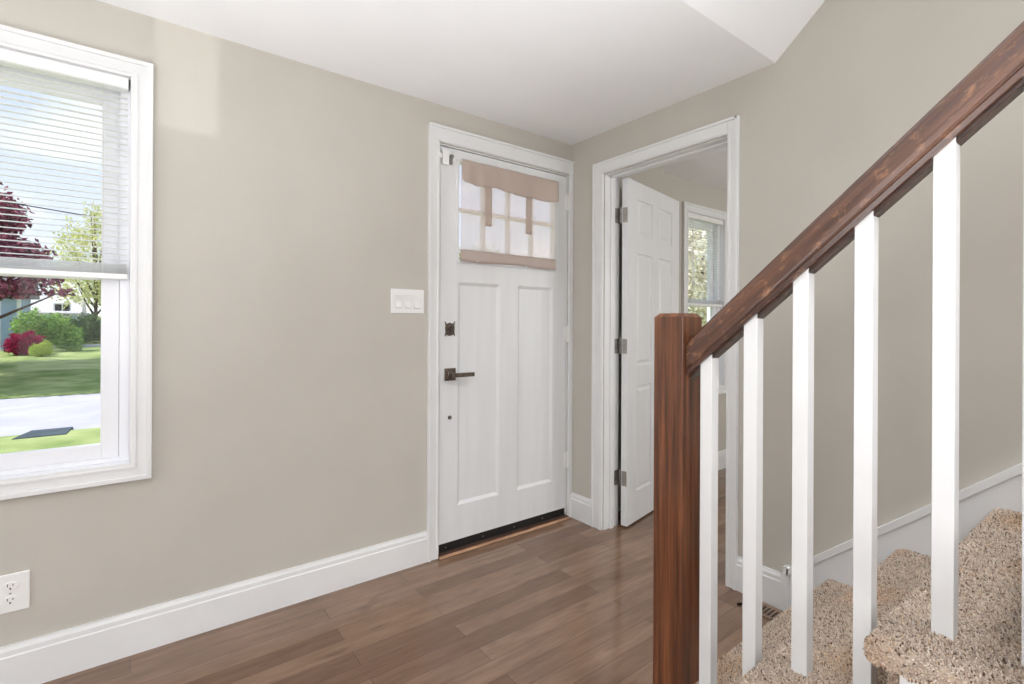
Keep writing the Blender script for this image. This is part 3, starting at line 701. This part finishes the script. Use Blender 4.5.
# railing
def railing():
    xc = 1.316
    root = empty('stair_railing', (xc, .902, 0), 'worn cherry stained stair railing with newel post and square white balusters', 'stair railing')
    nx0, nx1, ny0, ny1, nt = 1.268, 1.366, .853, .953, 1.262
    P = [(nx0, ny0, 0), (nx1, ny0, 0), (nx1, ny1, 0), (nx0, ny1, 0), (nx0, ny0, nt - .012), (nx1, ny0, nt - .012), (nx1, ny1, nt - .012), (nx0, ny1, nt - .012),
         (nx0 + .011, ny0 + .011, nt), (nx1 - .011, ny0 + .011, nt), (nx1 - .011, ny1 - .011, nt), (nx0 + .011, ny1 - .011, nt)]
    F = [(0, 3, 2, 1), (0, 1, 5, 4), (1, 2, 6, 5), (2, 3, 7, 6), (3, 0, 4, 7), (4, 5, 9, 8), (5, 6, 10, 9), (6, 7, 11, 10), (7, 4, 8, 11), (8, 9, 10, 11)]
    MB().add(P, F).build('newel_post', M['newel'], root, bevel=.0022)
    sl_ = .875; ca = math.cos(math.atan(sl_)); sa = math.sin(math.atan(sl_))
    zb = lambda y: 1.088 + sl_ * (.845 - y)             # underside of the rail
    ya, ye = ny0, -1.0
    prof = [(-.0285, 0), (-.0300, .010), (-.0262, .0145), (-.0262, .0175), (-.0305, .021), (-.0315, .030), (-.0320, .052), (-.0290, .067), (-.0200, .0765), (-.0070, .081)]
    prof = prof + [(-a, b) for a, b in reversed(prof)] + [(.019, 0), (.019, .004), (-.019, .004), (-.019, 0)]
    # rail in a local frame: y along the slope so the grain follows it
    Ln = (ya - ye) / ca + .08
    rail = MB()
    n = len(prof)
    PP = []
    for yv in (ya, ye):
        for a, b in prof: PP.append((xc + a, yv, zb(yv) + b / ca))
    rail.add(PP, [tuple(range(n)), tuple(range(2 * n - 1, n - 1, -1))] + [(i, (i + 1) % n, n + (i + 1) % n, n + i) for i in range(n)])
    # convert to the local frame
    O = Vector((xc, ya, zb(ya))); th = -math.atan(sl_)
    ro = rail.xform(lambda x, y, z: (x - O.x, (y - O.y) * ca - (z - O.z) * sa, (y - O.y) * sa + (z - O.z) * ca)).build('handrail', M['rail'], None, origin=(0, 0, 0))
    ro.parent = root; ro.location = O - parent_world(root); ro.rotation_euler = (th, 0, 0)
    ys = [.798, .671, .547, .415, .2765, .146, .014, -.118]
    w = .0180
    for i, yc in enumerate(ys):
        k = i // 2 + 1
        z0 = surf(k, xc) - .008
        b = MB(); P = []
        for (X, Y) in ((xc - w, yc - w), (xc + w, yc - w), (xc + w, yc + w), (xc - w, yc + w)): P.append((X, Y, z0))
        for (X, Y) in ((xc - w, yc - w), (xc + w, yc - w), (xc + w, yc + w), (xc - w, yc + w)): P.append((X, Y, zb(Y) + .005))
        b.add(P, [(0, 3, 2, 1), (4, 5, 6, 7), (0, 1, 5, 4), (1, 2, 6, 5), (2, 3, 7, 6), (3, 0, 4, 7)])
        b.build('baluster', M['trim'], root, bevel=.0018)
    edges = [ya] + [v_ for yc in ys for v_ in (yc + w + .0005, yc - w - .0005)] + [ye]
    for a, b_ in zip(edges[::2], edges[1::2]):
        if a - b_ < .01: continue
        MB().prism([(a, zb(a) - .012), (a, zb(a) + .005), (b_, zb(b_) + .005), (b_, zb(b_) - .012)], 0, xc - .0175, xc + .0175).build('fillet', M['fillet'], root, bevel=.0015)
railing()

# ------------------------------------------------------------------ outdoors
def gz(y): return -.55 if y < 16.6 else -.55 + (y - 16.6) * .0336
lawn = MB()
def strip(mb, y0, y1, dz=0, n=1, x0=-60, x1=60):
    P = [(x0, y0, gz(y0) + dz), (x1, y0, gz(y0) + dz), (x1, y1, gz(y1) + dz), (x0, y1, gz(y1) + dz)]
    mb.add(P + [(a, b, c_ - .3) for a, b, c_ in P], [(0, 1, 2, 3), (4, 7, 6, 5), (0, 4, 5, 1), (1, 5, 6, 2), (2, 6, 7, 3), (3, 7, 4, 0)])
strip(lawn, A + EXT + .01, 11.0); strip(lawn, 16.5, 16.7); strip(lawn, 16.6, 100)
tag(lawn.build('lawn', M['grass']), 'sunlit green lawn on both sides of the street outside', 'lawn', kind='structure')
rd = MB(); strip(rd, 11.0, 16.5, -.02)
struct(rd.build('street', M['asphalt']), 'pale grey street crossing in front of the house', 'street')
struct(MB().box(-60, 60, 33.2, 35.2, gz(34) - .2, gz(34) + .03).build('driveway', M['asphalt']), 'pale driveway behind the far lawn', 'driveway')
tag(MB().prism([(-1.44, 10.6), (-.82, 10.6), (-.78, 11.25), (-1.30, 11.25)], 2, -.60, -.535).build('ground_slab', M['slab'], bevel=.01), 'dark flat slab at the near edge of the street', 'slab')  # thin dark prism across the edge of lawn and street

def foliage(name, parent, blobs, n, size, cols, rng, loc):
    """leaves as many small tilted quads scattered through ellipsoid blobs"""
    vol = np.array([b[3] * b[4] * b[5] for b in blobs]); idx = rng.choice(len(blobs), n, p=vol / vol.sum())
    bl = np.array(blobs)[idx]
    d = rng.normal(0, 1, (n, 3)); d /= np.linalg.norm(d, axis=1)[:, None]
    r = rng.uniform(.3, 1.0, n) ** .6 * (1 + .22 * np.sin(d[:, 0] * 7 + idx * 2.1) * np.sin(d[:, 2] * 9 + idx) + .12 * np.sin(d[:, 1] * 15 + d[:, 2] * 21 + idx))
    P = bl[:, :3] + d * r[:, None] * bl[:, 3:6]
    u = rng.normal(0, 1, (n, 3)); u /= np.linalg.norm(u, axis=1)[:, None]; w = np.cross(u, rng.normal(0, 1, (n, 3))); w /= np.linalg.norm(w, axis=1)[:, None]
    s_ = rng.uniform(.6, 1.3, n)[:, None] * size
    V = np.stack([P - u * s_, P + w * s_ * .55, P + u * s_, P - w * s_ * .55], 1).reshape(-1, 3)
    c_ = np.array([S(*k)[:3] for k in cols])[rng.integers(0, len(cols), n)] * rng.uniform(.8, 1.15, (n, 1))
    me = bpy.data.meshes.new(name)
    me.vertices.add(4 * n); me.vertices.foreach_set('co', (V - np.array(loc)).astype(np.float32).ravel())
    me.loops.add(4 * n); me.loops.foreach_set('vertex_index', np.arange(4 * n, dtype=np.int32))
    me.polygons.add(n); me.polygons.foreach_set('loop_start', np.arange(0, 4 * n, 4, dtype=np.int32))
    me.update(calc_edges=True)
    at = me.attributes.new('tint', 'FLOAT_COLOR', 'POINT'); at.data.foreach_set('color', np.hstack([np.repeat(c_, 4, axis=0), np.ones((4 * n, 1))]).astype(np.float32).ravel())
    me.materials.append(M['leaf'])
    o = bpy.data.objects.new(name, me); COL.objects.link(o); o.parent = parent
    return o
rngf = np.random.default_rng(11)
def tree(name, x, y, label, cat, blobs, n, size, cols, trunk_r=.16, top=None):
    z = gz(y); root = empty(name, (x, y, z), label, cat)
    foliage('foliage', root, blobs, n, size, cols, rngf, (x, y, z))
    top = top or max(b[2] for b in blobs)
    tk = MB().tube([(x, y, z - .1), (x + .05, y, z + (top - z) * .4), (x - .05, y + .05, top)], [trunk_r, trunk_r * .7, trunk_r * .2], 10)
    for b in blobs:
        if b[2] > z + 1: tk.tube([(x + .03, y, z + (b[2] - z) * .45), ((x + b[0]) / 2, (y + b[1]) / 2, z + (b[2] - z) * .7), (b[0], b[1], b[2])], [trunk_r * .4, trunk_r * .3, trunk_r * .1], 6)
    tk.build('trunk', M['bark'], root, smooth=True)
PUR = [(150, 84, 106), (176, 104, 124), (124, 66, 84), (188, 124, 140), (110, 84, 84)]
tree('maple_tree', -4.3, 20.6, 'purple leaved maple tree across the street behind the blind', 'tree',
     [(-4.4, 20.6, 4.0, 1.7, 3.2, 1.4), (-3.2, 20.4, 3.2, 1.1, 2.6, .55), (-2.9, 20.4, 4.4, .5, 1.2, .5), (-2.3, 20.6, 2.55, .65, 1.2, .26), (-3.3, 20.6, 2.2, 1.2, 2.2, .30), (-4.9, 20.8, 5.2, .9, 1.5, .8), (-2.3, 20.2, 3.3, .5, .8, .22),
      (-1.75, 20.6, 2.15, .45, .7, .12), (-6.0, 19.2, 4.3, 1.8, 2.2, 1.3), (-5.6, 24.5, 4.4, 2.0, 2.4, 1.4), (-4.2, 25.2, 4.9, .9, 2.0, .8), (-4.6, 18.2, 4.6, 1.2, 1.4, .8)], 42000, .085, PUR)
YG = [(214, 218, 150), (230, 228, 168), (190, 202, 126), (236, 230, 180)]
tree('shade_tree', -1.7, 38, 'yellow green leafy tree beyond the far lawn at the window edge', 'tree',
     [(-1.6, 38, 5.2, 2.0, 1.8, 2.2), (-2.4, 37.6, 3.2, 1.5, 1.4, 1.1), (-.6, 38, 3.4, 1.4, 1.3, 1.4), (-1.2, 38, 7.2, 1.1, 1.1, 1.0), (-2.7, 38, 5.6, .9, .9, 1.1), (-1.9, 38, 7.6, .5, .8, .8), (-2.9, 38, 4.4, .7, .8, .5)], 6000, .09, YG)
GR = [(130, 170, 86), (164, 198, 110), (100, 138, 72), (186, 212, 126)]
def bush(name, x, y, label, blobs, n, size, cols):
    z = gz(y); root = empty(name, (x, y, z), label, 'bush')
    foliage('foliage', root, [(x + a, y + b, z + c_, d, e, f) for a, b, c_, d, e, f in blobs], n, size, cols, rngf, (x, y, z))
    MB().tube([(x, y, z - .05), (x, y, z + .4)], .04, 6).build('stem', M['bark'], root)
bush('azalea_bush', -3.55, 29, 'round magenta flowering bush in front of the pale blue house', [(0, 0, .46, .60, .55, .48)], 5200, .05, [(178, 40, 92), (205, 62, 118), (150, 34, 78), (130, 50, 70)])
bush('spirea_bush', -2.95, 28, 'small yellow green feathery shrub right of the magenta bush', [(0, 0, .28, .38, .35, .28), (.15, 0, .45, .18, .2, .2)], 1800, .045, [(200, 214, 120), (178, 196, 96)])
bush('round_bush', -3.05, 30.6, 'tall bright green bush behind the magenta bush', [(-.5, 0, 1.15, .62, .6, .75), (.35, 0, .95, .6, .6, .8), (.9, 0, .6, .4, .5, .6)], 6000, .06, GR)
bush('dark_hedge', -2.05, 35.8, 'dark green hedge beneath the yellow green tree', [(-.8, 0, .7, .8, .6, .75), (.2, 0, .8, .9, .6, .85), (1.2, 0, .6, .8, .6, .7)], 7000, .07, [(96, 122, 78), (120, 142, 94), (70, 96, 66)])
zt = -.55
rt_ = empty('young_tree', (13.2, 8.2, zt), 'pale yellow green tree close outside the side room window', 'tree')
foliage('foliage', rt_, [(13.2, 8.2, 2.9, 2.6, 1.6, 1.9), (11.8, 8.0, 2.0, 1.3, .8, .9), (14.6, 8.4, 2.1, 1.5, .9, .9)], 9000, .10, [(240, 236, 222), (246, 240, 230), (224, 220, 196)], rngf, (13.2, 8.2, zt))
MB().tube([(13.2, 8.2, zt), (13.1, 8.2, 1.2), (13.3, 8.3, 3.6)], [.12, .09, .02], 8).build('trunk', M['bark'], rt_)
# backdrop trees closing the horizon, also seen through the side room window
for i, (x, y, s_) in enumerate(((-14, 62, 1.0), (1.5, 52, 1.0), (9, 46, .9), (20, 40, 1.0), (30, 46, 1.1), (40, 40, 1.1), (12, 70, 1.2), (52, 44, 1.2))):
    lab = ['green tree far beyond the houses on the left', 'pale green tree beyond the street right of the hedge', 'pale green tree straight across the street from the entry door', 'pale green tree seen low through the side room window', 'far pale tree beyond the side room window', 'farther pale tree beyond the side room window', 'tall pale tree far behind the others', 'rightmost far tree beyond the side room window'][i]
    z = gz(y)
    tree('broadleaf_tree', x, y, lab, 'tree', [(x, y, z + 5 * s_, 4 * s_, 3, 3.4 * s_), (x - 2 * s_, y, z + 3 * s_, 2.6 * s_, 2, 2 * s_), (x + 2 * s_, y, z + 3.4 * s_, 2.6 * s_, 2, 2.4 * s_)], 5000, .22, [(168, 178, 120), (190, 192, 142), (146, 160, 104)])

def house(name, x0, x1, y0, y1, h, rh, wallm, roofm, label):
    z = gz(y0) - .05; root = empty(name, ((x0 + x1) / 2, (y0 + y1) / 2, z), label, 'house')
    w = MB().box(x0, x1, y0, y1, z, z + h)
    k = z + .12
    while k < z + h: w.box(x0 - .01, x1 + .01, y0 - .012, y1, k, k + .02); k += .14
    w.build('wall', wallm, root)
    cy = (y0 + y1) / 2
    MB().prism([(y0 - .4, z + h - .05), (cy, z + h + rh), (y1 + .4, z + h - .05), (y1 + .4, z + h - .2), (y0 - .4, z + h - .2)], 0, x0 - .3, x1 + .3).build('roof', roofm, root)
    for X in (x0, x1): MB().box(X - .07, X + .07, y0 - .03, y0 + .08, z, z + h - .15).build('corner_board', M['trim'], root)
    xm = x0 + .55 * (x1 - x0)
    f = MB().holes(xm - .6, xm + .6, z + .9, z + 2.1, y0 - .04, y0 - .005, [(xm - .5, xm - .04, z + 1, z + 2), (xm + .04, xm + .5, z + 1, z + 2)]).build('window', M['trim'], root)
    MB().box(xm - .52, xm + .52, y0 - .022, y0 - .012, z + .98, z + 2.02).build('pane', M['slot'], f)
    return root, z
rt, z = house('neighbour_house', -13.5, -4.15, 32.2, 35.6, 2.7, 2.0, M['siding'], M['roof'], 'pale blue sided house across the street behind the magenta bush')
MB().box(-4.78, -4.66, 31.55, 31.67, z, z + 2.5).box(-4.85, -4.59, 31.48, 31.74, z, z + .12).build('porch_post', M['trim'], rt)
house('distant_house', -6.2, -3.9, 60, 66, 1.3, 1.5, M['siding'], M['roof_pale'], 'small white roofed house far away behind the hedge')

pts = []
for i in range(33):
    u = i / 32; X = -22 + 34 * u; pts.append((X, 12.0, 3.22 - .085 * (X + 1.1) + .0035 * (X + 1.1) ** 2))
tag(MB().tube(pts, .010, 6).build('overhead_cable', M['cable']), 'thin dark overhead cable crossing behind the window blind', 'cable')
